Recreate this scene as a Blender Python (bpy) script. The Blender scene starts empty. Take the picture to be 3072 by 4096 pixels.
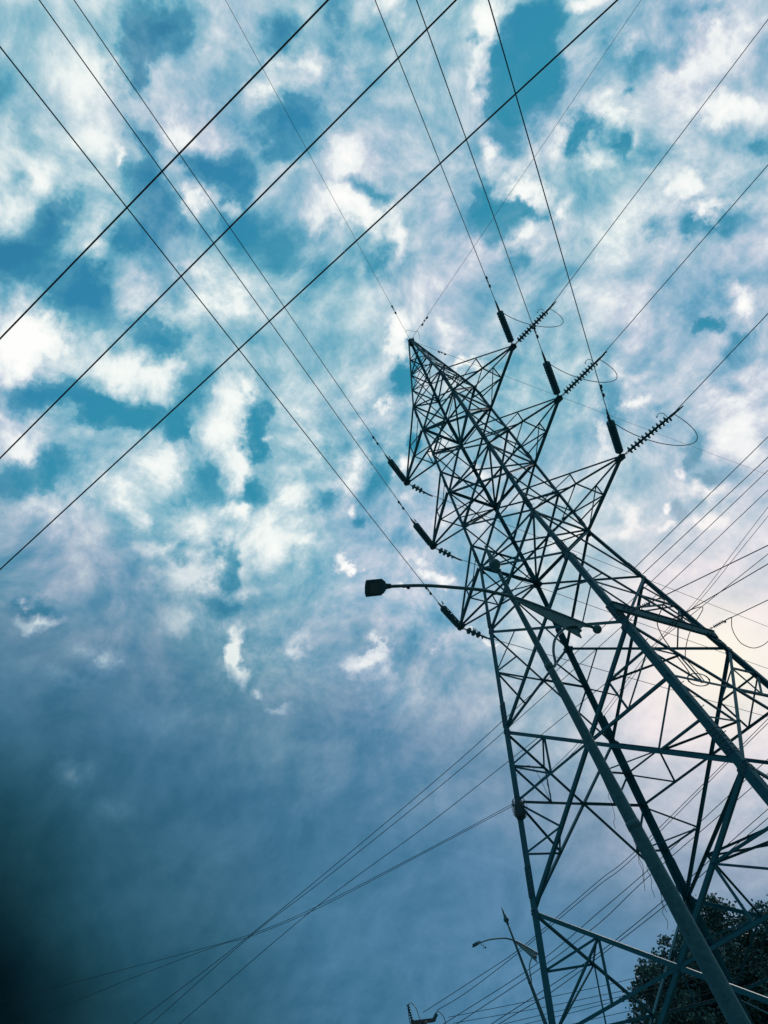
import bpy, math, random
from mathutils import Vector, Matrix, noise
random.seed(7)
R_ = math.radians
SC = bpy.context.scene
COL = SC.collection

# ------------------------------------------------------------------ camera
CAM_POS = Vector((10.55688, -20.07620, 1.64339))
CAM_X = Vector((0.54530559, 0.78892154, -0.28327480))
CAM_Y = Vector((-0.69899608, 0.24145015, -0.67313171))          # image down
CAM_F = Vector((-0.46265137, 0.56507046, 0.68311718))
cam = bpy.data.cameras.new('camera'); camo = bpy.data.objects.new('camera', cam); COL.objects.link(camo)
cam.sensor_fit = 'VERTICAL'; cam.sensor_height = 36.0; cam.lens = 2985.72 / 4096 * 36.0
cam.clip_start = 0.05; cam.clip_end = 3000
m = Matrix((CAM_X, -CAM_Y, -CAM_F)).transposed().to_4x4(); m.translation = CAM_POS
camo.matrix_world = m
SC.camera = camo

# ------------------------------------------------------------------ sun, exposure
SUN = Vector((-0.3203, 0.8704, 0.3739)).normalized()
sl = bpy.data.lights.new('sun', 'SUN'); so = bpy.data.objects.new('sun', sl); COL.objects.link(so)
sl.energy = 1.2; sl.angle = R_(12); sl.color = (1.0, 0.95, 0.88)
so.rotation_euler = (-SUN).to_track_quat('-Z', 'Y').to_euler(); so.location = (0, 0, 60)
SC.view_settings.view_transform = 'Standard'; SC.view_settings.look = 'None'
SC.view_settings.exposure = 0.0; SC.view_settings.gamma = 1.0; SC.view_settings.use_curve_mapping = False

# ------------------------------------------------------------------ world: Nishita sky under a broken cloud deck
def lin(r, g, b):
    f = lambda c: (c/255/12.92 if c/255 <= 0.04045 else ((c/255+0.055)/1.055)**2.4)
    return (f(r), f(g), f(b))
WORLD_STRENGTH = 0.1
def build_world():
    w = bpy.data.worlds.new('World'); SC.world = w; w.use_nodes = True
    nt = w.node_tree; nt.nodes.clear(); N = nt.nodes; L = nt.links
    def node(t, **k):
        n = N.new(t)
        for a, b in k.items(): setattr(n, a, b)
        return n
    def math_(op, a, b=None, c=None, clamp=False):
        n = node('ShaderNodeMath', operation=op, use_clamp=clamp)
        for i, x in enumerate((a, b, c)):
            if x is None: continue
            if isinstance(x, (int, float)): n.inputs[i].default_value = x
            else: L.new(x, n.inputs[i])
        return n.outputs[0]
    def vmath(op, a, b=None, c=None, out=0):
        n = node('ShaderNodeVectorMath', operation=op)
        for i, x in enumerate((a, b, c)):
            if x is None: continue
            if isinstance(x, (tuple, Vector)): n.inputs[i].default_value = tuple(x)
            else: L.new(x, n.inputs[i])
        return n.outputs['Value'] if out else n.outputs['Vector']
    def ramp(fac, stops, interp='LINEAR'):
        n = node('ShaderNodeValToRGB'); cr = n.color_ramp; cr.interpolation = interp
        while len(cr.elements) < len(stops): cr.elements.new(0.5)
        for e, (p, c) in zip(cr.elements, stops):
            e.position = p; e.color = (*c, 1) if isinstance(c, tuple) else (c, c, c, 1)
        L.new(fac, n.inputs[0]); return n.outputs[0]
    def mix(f, a, b, blend='MIX'):
        n = node('ShaderNodeMix', data_type='RGBA', blend_type=blend)
        for s, x in ((n.inputs[0], f), (n.inputs[6], a), (n.inputs[7], b)):
            if isinstance(x, (int, float)): s.default_value = x
            elif isinstance(x, tuple): s.default_value = (*x, 1)
            else: L.new(x, s)
        return n.outputs[2]
    def noise_(vec, scale, detail, rough=0.55, out='Fac', dist=0.0):
        n = node('ShaderNodeTexNoise'); L.new(vec, n.inputs['Vector'])
        n.inputs['Scale'].default_value = scale; n.inputs['Detail'].default_value = detail
        n.inputs['Roughness'].default_value = rough; n.inputs['Distortion'].default_value = dist
        return n.outputs[out]
    d = node('ShaderNodeTexCoord').outputs['Generated']
    sky = node('ShaderNodeTexSky', sky_type='NISHITA', sun_disc=False)
    sky.sun_elevation = math.asin(SUN.z); sky.sun_rotation = math.atan2(SUN.x, SUN.y)
    sky.air_density = 1.0; sky.dust_density = 0.6; sky.ozone_density = 2.0
    # position on the cloud deck: gnomonic map of the sky around the middle of the cloud field
    fz = math_('MAXIMUM', vmath('DOT_PRODUCT', d, CAM_F, out=1), 0.08)
    u = math_('DIVIDE', vmath('DOT_PRODUCT', d, CAM_X, out=1), fz)
    v = math_('DIVIDE', vmath('DOT_PRODUCT', d, CAM_Y, out=1), fz)
    cmb = node('ShaderNodeCombineXYZ'); L.new(u, cmb.inputs[0]); L.new(v, cmb.inputs[1])
    uv0 = cmb.outputs[0]
    w1 = vmath('SUBTRACT', noise_(d, 6.0, 2, 0.5, 'Color'), (0.5, 0.5, 0.5))
    w2 = vmath('SUBTRACT', noise_(d, 17.0, 8, 0.62, 'Color'), (0.5, 0.5, 0.5))
    flat = (1, 1, 0)
    uv = vmath('MULTIPLY_ADD', w1, (0.09, 0.09, 0), uv0)
    uv = vmath('MULTIPLY_ADD', w2, (0.10, 0.10, 0), uv)
    uvs = vmath('MULTIPLY_ADD', w1, (0.12, 0.12, 0), uv0)
    def blobs(lst, start, coord):
        # running vector (u, v, sum): every step depends on the last one
        run = vmath('MULTIPLY', coord, (1, 1, 0))
        for (x, y, rx, ry, a) in lst:
            sx, sy = 2985.72/rx, 2985.72/ry
            cx, cy = (x-1536)/2985.72, (y-2048)/2985.72
            p = vmath('MULTIPLY_ADD', run, (sx, sy, 0), (-cx*sx, -cy*sy, 0))
            g = node('ShaderNodeTexGradient', gradient_type='SPHERICAL'); L.new(p, g.inputs[0])
            run = vmath('MULTIPLY_ADD', g.outputs['Color'], (0, 0, a), run)
        s3 = node('ShaderNodeSeparateXYZ'); L.new(run, s3.inputs[0])
        return math_('ADD', s3.outputs[2], start)
    # cloud cells crowd together towards the horizon
    dz = node('ShaderNodeSeparateXYZ'); L.new(d, dz.inputs[0])
    q = vmath('SCALE', vmath('MULTIPLY', d, (1, 1, 0))); L.new(math_('DIVIDE', 1.0, math_('MULTIPLY_ADD', math_('MAXIMUM', dz.outputs[2], 0.0), 0.62, 0.42)), q.node.inputs['Scale'])
    n_big = noise_(q, 6.6, 11, 0.63, 'Fac', 0.25)
    n_lee = noise_(vmath('ADD', q, (SUN.x*0.03, SUN.y*0.03, 0.0)), 6.6, 11, 0.63, 'Fac', 0.25)
    relief = math_('MULTIPLY', math_('SUBTRACT', n_big, n_lee), 0.9)
    nz = math_('MULTIPLY', math_('SUBTRACT', n_big, 0.5), 0.88)
    bl = blobs(CLEAR + BRIGHT, 0.0, uv)
    c = math_('ADD', math_('ADD', bl, nz), 0.50)
    veil = math_('MULTIPLY_ADD', n_big, 1.15, -0.31)          # thin wisps drift across the gaps
    cl = math_('MAXIMUM', math_('ADD', c, relief), veil)
    cs = math_('ADD', math_('MULTIPLY_ADD', math_('ADD', nz, relief), 0.36, 0.46), bl)
    hue = noise_(d, 3.0, 2, 0.5)
    # heavy grey cloud bank low in the sky
    lowf = math_('ADD', math_('MULTIPLY', v, 1.0), math_('MULTIPLY', u, -0.30))
    lowf = math_('MULTIPLY_ADD', math_('SUBTRACT', noise_(d, 5.0, 5, 0.5), 0.5), 0.16, lowf)
    bank = ramp(lowf, [(0.07, 0.0), (0.22, 0.45), (0.33, 0.86), (0.45, 1.0)], 'EASE')
    # clear sky is the Nishita sky seen through a cool tint
    clear = mix(1.0, sky.outputs[0], TINT, 'MULTIPLY')
    k = 1.0/WORLD_STRENGTH
    K = lambda r, g, b: tuple(x*k for x in lin(r, g, b))
    cool = ramp(cl, [(0.14, K(56, 140, 170)), (0.32, K(100, 168, 192)), (0.47, K(146, 190, 206)), (0.61, K(194, 216, 224)), (0.76, K(238, 245, 243)), (0.96, K(254, 255, 252))])
    grey = ramp(cl, [(0.14, K(62, 138, 172)), (0.32, K(110, 166, 195)), (0.47, K(154, 186, 208)), (0.61, K(196, 207, 222)), (0.76, K(236, 240, 242)), (0.96, K(254, 254, 252))])
    clear = vmath('MINIMUM', clear, K(50, 142, 172))
    cloud = mix(ramp(hue, [(0.42, 0.0), (0.58, 1.0)]), cool, grey)
    cover = ramp(c, [(0.06, 0.0), (0.22, 0.5), (0.38, 1.0)], 'EASE')
    cover = math_('MAXIMUM', cover, ramp(n_big, [(0.44, 0.0), (0.74, 0.7)], 'EASE'))
    deck = mix(cover, clear, cloud)
    storm = ramp(cs, [(0.10, K(58, 110, 144)), (0.40, K(73, 123, 157)), (0.60, K(98, 143, 178)), (0.80, K(158, 182, 206)), (1.0, K(238, 240, 240))])
    col = mix(bank, deck, storm)
    # thin cloud lit through near the hidden sun
    sd = math_('MAXIMUM', vmath('DOT_PRODUCT', d, SUN, out=1), 0.0)
    glow = math_('MULTIPLY', math_('POWER', sd, 60.0), math_('MULTIPLY_ADD', n_big, 1.2, 0.35), clamp=True)
    col = mix(glow, col, K(248, 235, 237))
    glow2 = math_('MULTIPLY', math_('POWER', sd, 420.0), 0.85, clamp=True)
    col = mix(glow2, col, K(255, 250, 232))
    # the darkest, densest part of the bank
    dk = blobs(DARK, 0.0, uvs)
    thick = ramp(dk, [(0.0, (1, 1, 1)), (0.22, (0.64, 0.78, 0.78)), (0.42, (0.31, 0.47, 0.45)), (0.60, (0.14, 0.27, 0.245)), (0.82, (0.05, 0.11, 0.097)), (1.0, (0.016, 0.036, 0.034))])
    col = mix(1.0, col, thick, 'MULTIPLY')
    # added dimming of the unseen sky behind the camera, darkens camera-facing steel
    back = ramp(vmath('DOT_PRODUCT', d, CAM_F, out=1), [(0.0, (0.22, 0.26, 0.28)), (0.45, (0.22, 0.26, 0.28)), (0.62, (1, 1, 1))], 'EASE')
    col = mix(1.0, col, back, 'MULTIPLY')
    bg = node('ShaderNodeBackground'); L.new(col, bg.inputs[0]); bg.inputs[1].default_value = WORLD_STRENGTH
    out = node('ShaderNodeOutputWorld'); L.new(bg.outputs[0], out.inputs[0])
    w.cycles.sampling_method = 'MANUAL'; w.cycles.sample_map_resolution = 512
TINT = (0.42, 1.75, 1.72)
# (x, y, half-width, half-height, amount): gaps in the cloud and bright cloud tops, on the deck map
CLEAR = [
    (588, 106, 236, 180, -0.521), (540, 260, 111, 152, -0.434), (569, 357, 69, 97, -0.372), (1341, 116, 152, 180, -0.31),
    (1090, 164, 97, 152, -0.372), (1148, 511, 180, 166, -0.521), (868, 665, 180, 139, -0.521), (935, 743, 111, 83, -0.372),
    (617, 791, 152, 277, -0.521), (675, 945, 236, 166, -0.434), (627, 559, 97, 69, -0.31), (193, 887, 139, 125, -0.434),
    (135, 473, 97, 180, -0.273), (58, 1051, 180, 180, -0.521), (328, 1196, 208, 166, -0.521), (540, 1321, 180, 111, -0.372),
    (453, 964, 69, 152, -0.248), (1466, 772, 111, 83, -0.434), (1495, 1042, 83, 125, -0.372), (39, 733, 83, 83, -0.248),
    (926, 858, 111, 125, -0.372), (1061, 945, 236, 152, -0.273), (1283, 1022, 263, 139, -0.198), (723, 1099, 125, 111, -0.248),
    (627, 1283, 97, 97, -0.248), (1331, 299, 125, 111, -0.248), (29, 318, 83, 69, -0.186), (839, 1321, 277, 111, -0.149),
    (135, 1551, 208, 97, -0.422), (318, 1589, 180, 111, -0.496), (58, 1898, 180, 111, -0.521), (193, 1879, 166, 111, -0.434),
    (453, 1638, 194, 97, -0.434), (569, 1657, 83, 69, -0.31), (714, 1512, 97, 152, -0.372), (704, 1686, 97, 97, -0.471),
    (743, 1763, 62, 111, -0.347), (1022, 1686, 62, 208, -0.558), (1042, 1840, 42, 97, -0.372), (791, 1965, 152, 90, -0.372),
    (1003, 1980, 97, 49, -0.434), (1042, 2023, 69, 49, -0.434), (1495, 1879, 83, 180, -0.273), (1283, 2014, 111, 83, -0.31),
    (1485, 2120, 62, 62, -0.31), (1341, 1821, 97, 97, -0.186), (1582, 1454, 83, 111, -0.347), (858, 2264, 55, 111, -0.471),
    (815, 2332, 55, 69, -0.31), (694, 2226, 62, 55, -0.273), (897, 2409, 125, 97, -0.273), (183, 2438, 152, 62, -0.372),
    (1186, 2216, 277, 277, -0.099), (2161, 64, 132, 162, -0.682), (2091, 191, 132, 193, -0.769), (2048, 311, 132, 162, -0.744),
    (2133, 367, 142, 142, -0.682), (2204, 283, 102, 102, -0.496), (1992, 452, 91, 91, -0.434), (2034, 544, 91, 71, -0.372),
    (2296, 523, 61, 91, -0.397), (2338, 466, 112, 71, -0.471), (2444, 530, 51, 91, -0.372), (2465, 622, 91, 61, -0.248),
    (1985, 862, 122, 173, -0.682), (2062, 812, 91, 61, -0.434), (2133, 834, 91, 61, -0.347), (2126, 1046, 102, 112, -0.397),
    (1935, 728, 61, 61, -0.372), (1907, 184, 41, 51, -0.31), (2734, 162, 71, 203, -0.273), (2642, 233, 203, 81, -0.248),
    (2840, 42, 112, 61, -0.31), (3030, 615, 81, 61, -0.31), (2811, 918, 91, 61, -0.31), (2946, 890, 122, 61, -0.248),
    (2635, 940, 61, 71, -0.273), (2592, 593, 122, 61, -0.198), (2543, 353, 41, 30, -0.248), (2882, 1279, 71, 61, -0.31),
    (2409, 170, 71, 61, -0.124), (2464, 1563, 79, 186, -0.372), (2494, 1384, 122, 86, -0.198), (2862, 1284, 57, 57, -0.31),
    (3006, 1339, 100, 43, -0.31), (3011, 1423, 93, 79, -0.31), (2768, 1786, 64, 86, -0.31), (2782, 1856, 50, 50, -0.248),
    (2857, 1941, 57, 50, -0.31), (2698, 2040, 64, 57, -0.273), (2608, 1936, 186, 143, -0.174), (2942, 1548, 93, 57, -0.248),
    (2723, 2100, 43, 64, -0.31), (2658, 1627, 36, 29, -0.124), (1590, 1517, 57, 135, -0.372), (1619, 1427, 47, 83, -0.347),
    (1627, 1734, 42, 68, -0.31), (1988, 1553, 94, 68, -0.149), (1963, 1835, 62, 47, -0.149), (1748, 1863, 55, 61, -0.248),
    (1663, 2180, 121, 55, -0.124), (1689, 2544, 156, 83, -0.149), (1472, 2525, 62, 78, -0.124),
]
BRIGHT = [
    (357, 328, 181, 193, 0.25), (453, 96, 48, 145, 0.2), (1070, 357, 96, 108, 0.375), (1196, 289, 96, 157, 0.225),
    (800, 501, 145, 121, 0.35), (1418, 637, 121, 205, 0.35), (1379, 858, 205, 84, 0.375), (145, 752, 108, 121, 0.25),
    (386, 675, 181, 193, 0.175), (386, 1042, 133, 121, 0.275), (559, 1138, 108, 121, 0.2), (916, 1148, 205, 108, 0.225),
    (125, 1321, 181, 133, 0.375), (1553, 48, 96, 108, 0.375), (1553, 945, 84, 157, 0.375), (1562, 1331, 84, 121, 0.35),
    (627, 1379, 72, 72, 0.125), (2854, 247, 291, 291, 0.225), (2783, 636, 265, 221, 0.175), (2465, 424, 177, 177, 0.15),
    (2922, 1697, 218, 218, 0.15), (2748, 1970, 187, 124, 0.075), (921, 791, 42, 66, 0.35), (709, 665, 72, 72, 0.25),
    (786, 800, 48, 72, 0.25), (487, 665, 42, 54, 0.275), (579, 627, 48, 60, 0.188), (1157, 665, 84, 60, 0.188),
    (318, 212, 241, 145, 0.125), (125, 1396, 241, 145, 0.375), (540, 1483, 193, 157, 0.325), (87, 1773, 108, 108, 0.325),
    (926, 1551, 145, 72, 0.325), (916, 1724, 133, 181, 0.375), (964, 1888, 108, 108, 0.4), (772, 1753, 30, 84, 0.25),
    (617, 1840, 181, 121, 0.225), (463, 2004, 145, 84, 0.275), (579, 2062, 72, 72, 0.312), (135, 2043, 157, 84, 0.175),
    (241, 2129, 84, 60, 0.15), (772, 2139, 133, 84, 0.25), (627, 2197, 133, 60, 0.225), (955, 2043, 96, 72, 0.325),
    (714, 2322, 157, 121, 0.375), (723, 2486, 108, 84, 0.3), (868, 2361, 181, 48, 0.275), (907, 2583, 54, 121, 0.45),
    (1090, 2197, 121, 133, 0.35), (1177, 2023, 84, 133, 0.225), (1225, 2197, 72, 60, 0.275), (1206, 1705, 133, 108, 0.275),
    (1437, 1724, 96, 133, 0.225), (1389, 1927, 108, 96, 0.25), (1234, 2534, 72, 84, 0.25), (1408, 2264, 48, 48, 0.45),
    (1447, 2062, 36, 36, 0.375), (207, 2491, 133, 42, 0.5), (145, 2409, 48, 24, 0.438), (1543, 1396, 108, 145, 0.25),
    (1427, 1541, 108, 108, 0.275), (1070, 1715, 36, 36, 0.275), (444, 2612, 72, 60, 0.2), (1504, 2621, 133, 72, 0.225),
    (1957, 85, 97, 132, 0.375), (1942, 297, 71, 150, 0.325), (1935, 579, 62, 79, 0.35), (2338, 14, 115, 44, 0.375),
    (2536, 162, 106, 62, 0.275), (2889, 127, 79, 115, 0.225), (2387, 360, 124, 79, 0.225), (2430, 452, 62, 62, 0.25),
    (2359, 622, 97, 79, 0.35), (2077, 735, 115, 71, 0.425), (2098, 918, 71, 106, 0.2), (2232, 805, 62, 88, 0.325),
    (2500, 544, 53, 88, 0.175), (2783, 763, 79, 71, 0.35), (2889, 466, 115, 79, 0.325), (2988, 459, 115, 106, 0.25),
    (2974, 1159, 88, 79, 0.35), (2847, 862, 88, 44, 0.35), (2536, 1060, 371, 283, 0.175), (2960, 1024, 132, 71, 0.175),
    (2642, 438, 177, 106, 0.075), (2947, 1727, 162, 162, 0.275), (3016, 1846, 87, 112, 0.25), (2837, 1990, 162, 50, 0.375),
    (2822, 2135, 93, 56, 0.45), (2643, 2055, 31, 34, 0.562), (2559, 1602, 68, 56, 0.325), (2409, 1762, 37, 99, 0.275),
    (2489, 2070, 56, 106, 0.25), (2668, 2150, 56, 31, 0.375), (2753, 1921, 44, 37, 0.375), (3021, 1160, 75, 75, 0.275),
    (2519, 1458, 99, 37, 0.15), (1865, 1470, 59, 32, 0.425), (1753, 1767, 68, 68, 0.375), (1580, 1835, 50, 50, 0.4),
    (1533, 1625, 27, 63, 0.325), (1869, 1354, 90, 54, 0.175), (1717, 1625, 68, 54, 0.125), (1781, 2298, 84, 42, 0.375),
    (1705, 2243, 63, 37, 0.2), (1655, 2036, 53, 42, 0.2), (1929, 1884, 63, 58, 0.3), (1762, 2319, 72, 41, 0.25),
    (1686, 2377, 36, 27, 0.312), (1422, 2269, 27, 27, 0.375), (1545, 2591, 72, 18, 0.2), (1773, 2583, 27, 18, 0.175),
    (1942, 2562, 27, 14, 0.375), (917, 2651, 51, 122, 0.625), (1009, 2769, 51, 38, 0.375), (1506, 2661, 90, 90, 0.425),
    (430, 2620, 115, 90, 0.25), (297, 2723, 167, 51, 0.175), (277, 3082, 115, 77, 0.275), (461, 3266, 141, 64, 0.125),
    (871, 3389, 256, 141, 0.125), (1117, 2820, 77, 32, 0.25), (1230, 2610, 64, 51, 0.3), (1599, 2774, 77, 90, 0.175),
    (635, 2887, 256, 102, 0.1),
]
DARK = [
    (-350, 4350, 950, 1550, 0.6), (700, 4700, 1700, 1100, 0.22), (-200, 3900, 2200, 1800, 0.68),
]

build_world()

# ------------------------------------------------------------------ materials
def mat(name, col, rough=0.6, metal=0.0, col2=None, scale=8.0, bump=0.0, spec=0.4):
    mt = bpy.data.materials.new(name); mt.use_nodes = True
    nt = mt.node_tree; b = nt.nodes['Principled BSDF']
    b.inputs['Roughness'].default_value = rough; b.inputs['Metallic'].default_value = metal
    b.inputs['Specular IOR Level'].default_value = spec
    tc = nt.nodes.new('ShaderNodeTexCoord')
    n = nt.nodes.new('ShaderNodeTexNoise'); n.inputs['Scale'].default_value = scale; n.inputs['Detail'].default_value = 6
    n.inputs['Roughness'].default_value = 0.65
    nt.links.new(tc.outputs['Object'], n.inputs['Vector'])
    r = nt.nodes.new('ShaderNodeValToRGB')
    r.color_ramp.elements[0].position = 0.32; r.color_ramp.elements[1].position = 0.68
    r.color_ramp.elements[0].color = (*col, 1); r.color_ramp.elements[1].color = (*(col2 or tuple(c*1.35 for c in col)), 1)
    nt.links.new(n.outputs['Fac'], r.inputs[0]); nt.links.new(r.outputs[0], b.inputs['Base Color'])
    if bump:
        bp = nt.nodes.new('ShaderNodeBump'); bp.inputs['Strength'].default_value = bump; bp.inputs['Distance'].default_value = 0.01
        nt.links.new(n.outputs['Fac'], bp.inputs['Height']); nt.links.new(bp.outputs[0], b.inputs['Normal'])
    return mt
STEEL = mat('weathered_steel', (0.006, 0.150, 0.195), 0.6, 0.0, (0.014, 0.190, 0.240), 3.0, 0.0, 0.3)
STEEL2 = mat('dull_hardware_steel', (0.008, 0.115, 0.150), 0.5, 0.0, None, 9.0)
GALV = mat('galvanised_pole', (0.022, 0.15, 0.18), 0.55, 0.0, (0.06, 0.25, 0.285), 16.0, 0.3)
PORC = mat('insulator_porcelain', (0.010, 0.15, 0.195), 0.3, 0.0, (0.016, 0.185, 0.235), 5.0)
WIREM = mat('conductor_aluminium', (0.010, 0.11, 0.15), 0.6, 0.0, None, 4.0)
CABLE = mat('black_cable', (0.010, 0.05, 0.068), 0.6, 0.0, None, 4.0)
LAMPM = mat('lamp_housing', (0.010, 0.12, 0.15), 0.5, 0.0, None, 10.0)
LENS = mat('lamp_lens', (0.05, 0.12, 0.15), 0.2, 0.0, None, 20.0)
RAG = mat('faded_plastic', (0.03, 0.10, 0.125), 0.8, 0.0, (0.09, 0.17, 0.2), 30.0, 0.4)
BARK = mat('bark', (0.04, 0.04, 0.035), 0.9, 0.0, (0.07, 0.065, 0.055), 12.0, 0.5)
LEAF = mat('leaves', (0.045, 0.135, 0.13), 0.55, 0.0, (0.10, 0.24, 0.215), 1.0)
POLE = mat('weathered_concrete_pole', (0.05, 0.075, 0.085), 0.85, 0.0, (0.08, 0.11, 0.12), 10.0, 0.3)
GROUND = mat('dry_earth', (0.09, 0.085, 0.07), 0.95, 0.0, (0.14, 0.13, 0.1), 0.6, 0.4)
FOOT = mat('footing_concrete', (0.22, 0.22, 0.21), 0.9, 0.0, (0.3, 0.3, 0.28), 6.0, 0.3)

# ------------------------------------------------------------------ mesh builder
class MB:
    def __init__(s): s.v = []; s.f = []; s.sm = []
    def add(s, vs, fs, smooth=False):
        o = len(s.v); s.v += [Vector(x) for x in vs]
        s.f += [tuple(i+o for i in f) for f in fs]; s.sm += [smooth]*len(fs)
        return s
    def prism(s, ring0, ring1, smooth=False):
        n = len(ring0)
        fs = [(i, (i+1) % n, n+(i+1) % n, n+i) for i in range(n)] + [tuple(range(n))[::-1], tuple(range(n, 2*n))]
        return s.add(list(ring0)+list(ring1), fs, smooth)
    def angle(s, p, q, w, nrm, t=None, shift=0.0, flip=1):
        """L-section bar: one leg lies in the face with normal nrm, the other points inwards"""
        p, q = Vector(p), Vector(q); ax = (q-p).normalized(); nrm = Vector(nrm)
        n = (nrm - ax*nrm.dot(ax)).normalized(); b = ax.cross(n)*flip
        t = t or max(0.008, w*0.11); o = n*shift
        sec = [(-.5*w, 0), (.5*w, 0), (.5*w, -t), (-.5*w+t, -t), (-.5*w+t, -w*.8), (-.5*w, -w*.8)]
        if flip < 0: sec = sec[::-1]
        r0 = [p+o+b*x+n*y for x, y in sec]; r1 = [q+o+b*x+n*y for x, y in sec]
        return s.prism(r0, r1)
    def corner(s, p, q, dx, dy, w, t):
        """leg angle: heel on the corner line, flanges along dx and dy"""
        sec = [(0, 0), (w, 0), (w, t), (t, t), (t, w), (0, w)]
        dx, dy = Vector(dx), Vector(dy)
        return s.prism([Vector(p)+dx*a+dy*b for a, b in sec], [Vector(q)+dx*a+dy*b for a, b in sec])
    def bar(s, p, q, w, h, up=(0, 0, 1)):
        p, q = Vector(p), Vector(q); ax = (q-p).normalized(); up = Vector(up)
        if abs(ax.dot(up)) > .98: up = Vector((1, 0, 0))
        b = ax.cross(up).normalized(); n = b.cross(ax)
        sec = [(-w/2, -h/2), (w/2, -h/2), (w/2, h/2), (-w/2, h/2)]
        return s.prism([p+b*x+n*y for x, y in sec], [q+b*x+n*y for x, y in sec])
    def tube(s, pts, r, n=8, caps=True):
        pts = [Vector(p) for p in pts]; rs = r if isinstance(r, (list, tuple)) else [r]*len(pts)
        ref = None; vs = []; k = len(pts)
        for i, p in enumerate(pts):
            t = (pts[min(i+1, k-1)]-pts[max(i-1, 0)]).normalized()
            if ref is None: ref = t.orthogonal().normalized()
            ref = (ref - t*ref.dot(t)).normalized(); b = t.cross(ref)
            vs += [p+(ref*math.cos(2*math.pi*j/n)+b*math.sin(2*math.pi*j/n))*rs[i] for j in range(n)]
        fs = [(i*n+j, i*n+(j+1) % n, (i+1)*n+(j+1) % n, (i+1)*n+j) for i in range(k-1) for j in range(n)]
        if caps: fs += [tuple(range(n))[::-1], tuple(range((k-1)*n, k*n))]
        return s.add(vs, fs, True)
    def lathe(s, base, axis, prof, n=14):
        """prof: (distance along axis, radius)"""
        base, axis = Vector(base), Vector(axis).normalized(); a = axis.orthogonal().normalized(); b = axis.cross(a)
        vs = [base+axis*h+(a*math.cos(2*math.pi*j/n)+b*math.sin(2*math.pi*j/n))*max(r, 1e-4) for h, r in prof for j in range(n)]
        k = len(prof)
        fs = [(i*n+j, i*n+(j+1) % n, (i+1)*n+(j+1) % n, (i+1)*n+j) for i in range(k-1) for j in range(n)]
        fs += [tuple(range(n))[::-1], tuple(range((k-1)*n, k*n))]
        return s.add(vs, fs, True)
    def plate(s, poly, nrm, t):
        n = Vector(nrm).normalized()*t*.5
        return s.prism([Vector(p)-n for p in poly], [Vector(p)+n for p in poly])
    def ball(s, c, r, n=12, m=8):
        return s.lathe(Vector(c)-Vector((0, 0, r)), (0, 0, 1), [(r-r*math.cos(math.pi*i/m), r*math.sin(math.pi*i/m)) for i in range(m+1)], n)
    def build(s, name, material, parent=None, org=None):
        o0 = Vector(org) if org is not None else (ORIG.get(parent.name, Vector()) if parent else Vector())
        me = bpy.data.meshes.new(name)
        me.from_pydata([v-o0 for v in s.v], [], s.f); me.materials.append(material)
        me.polygons.foreach_set('use_smooth', s.sm)
        me.update()
        o = bpy.data.objects.new(name, me); COL.objects.link(o)
        if parent: o.parent = parent
        else: o.location = o0
        ORIG[o.name] = o0
        return o
ORIG = {}
def tag(o, label, cat, group=None, kind=None):
    o['label'] = label; o['category'] = cat
    if group: o['group'] = group
    if kind: o['kind'] = kind
    return o
def thing(name, loc, label, cat, group=None):
    o = bpy.data.objects.new(name, None); COL.objects.link(o); o.location = loc; o.empty_display_size = 0.3
    ORIG[o.name] = Vector(loc); return tag(o, label, cat, group)
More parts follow.
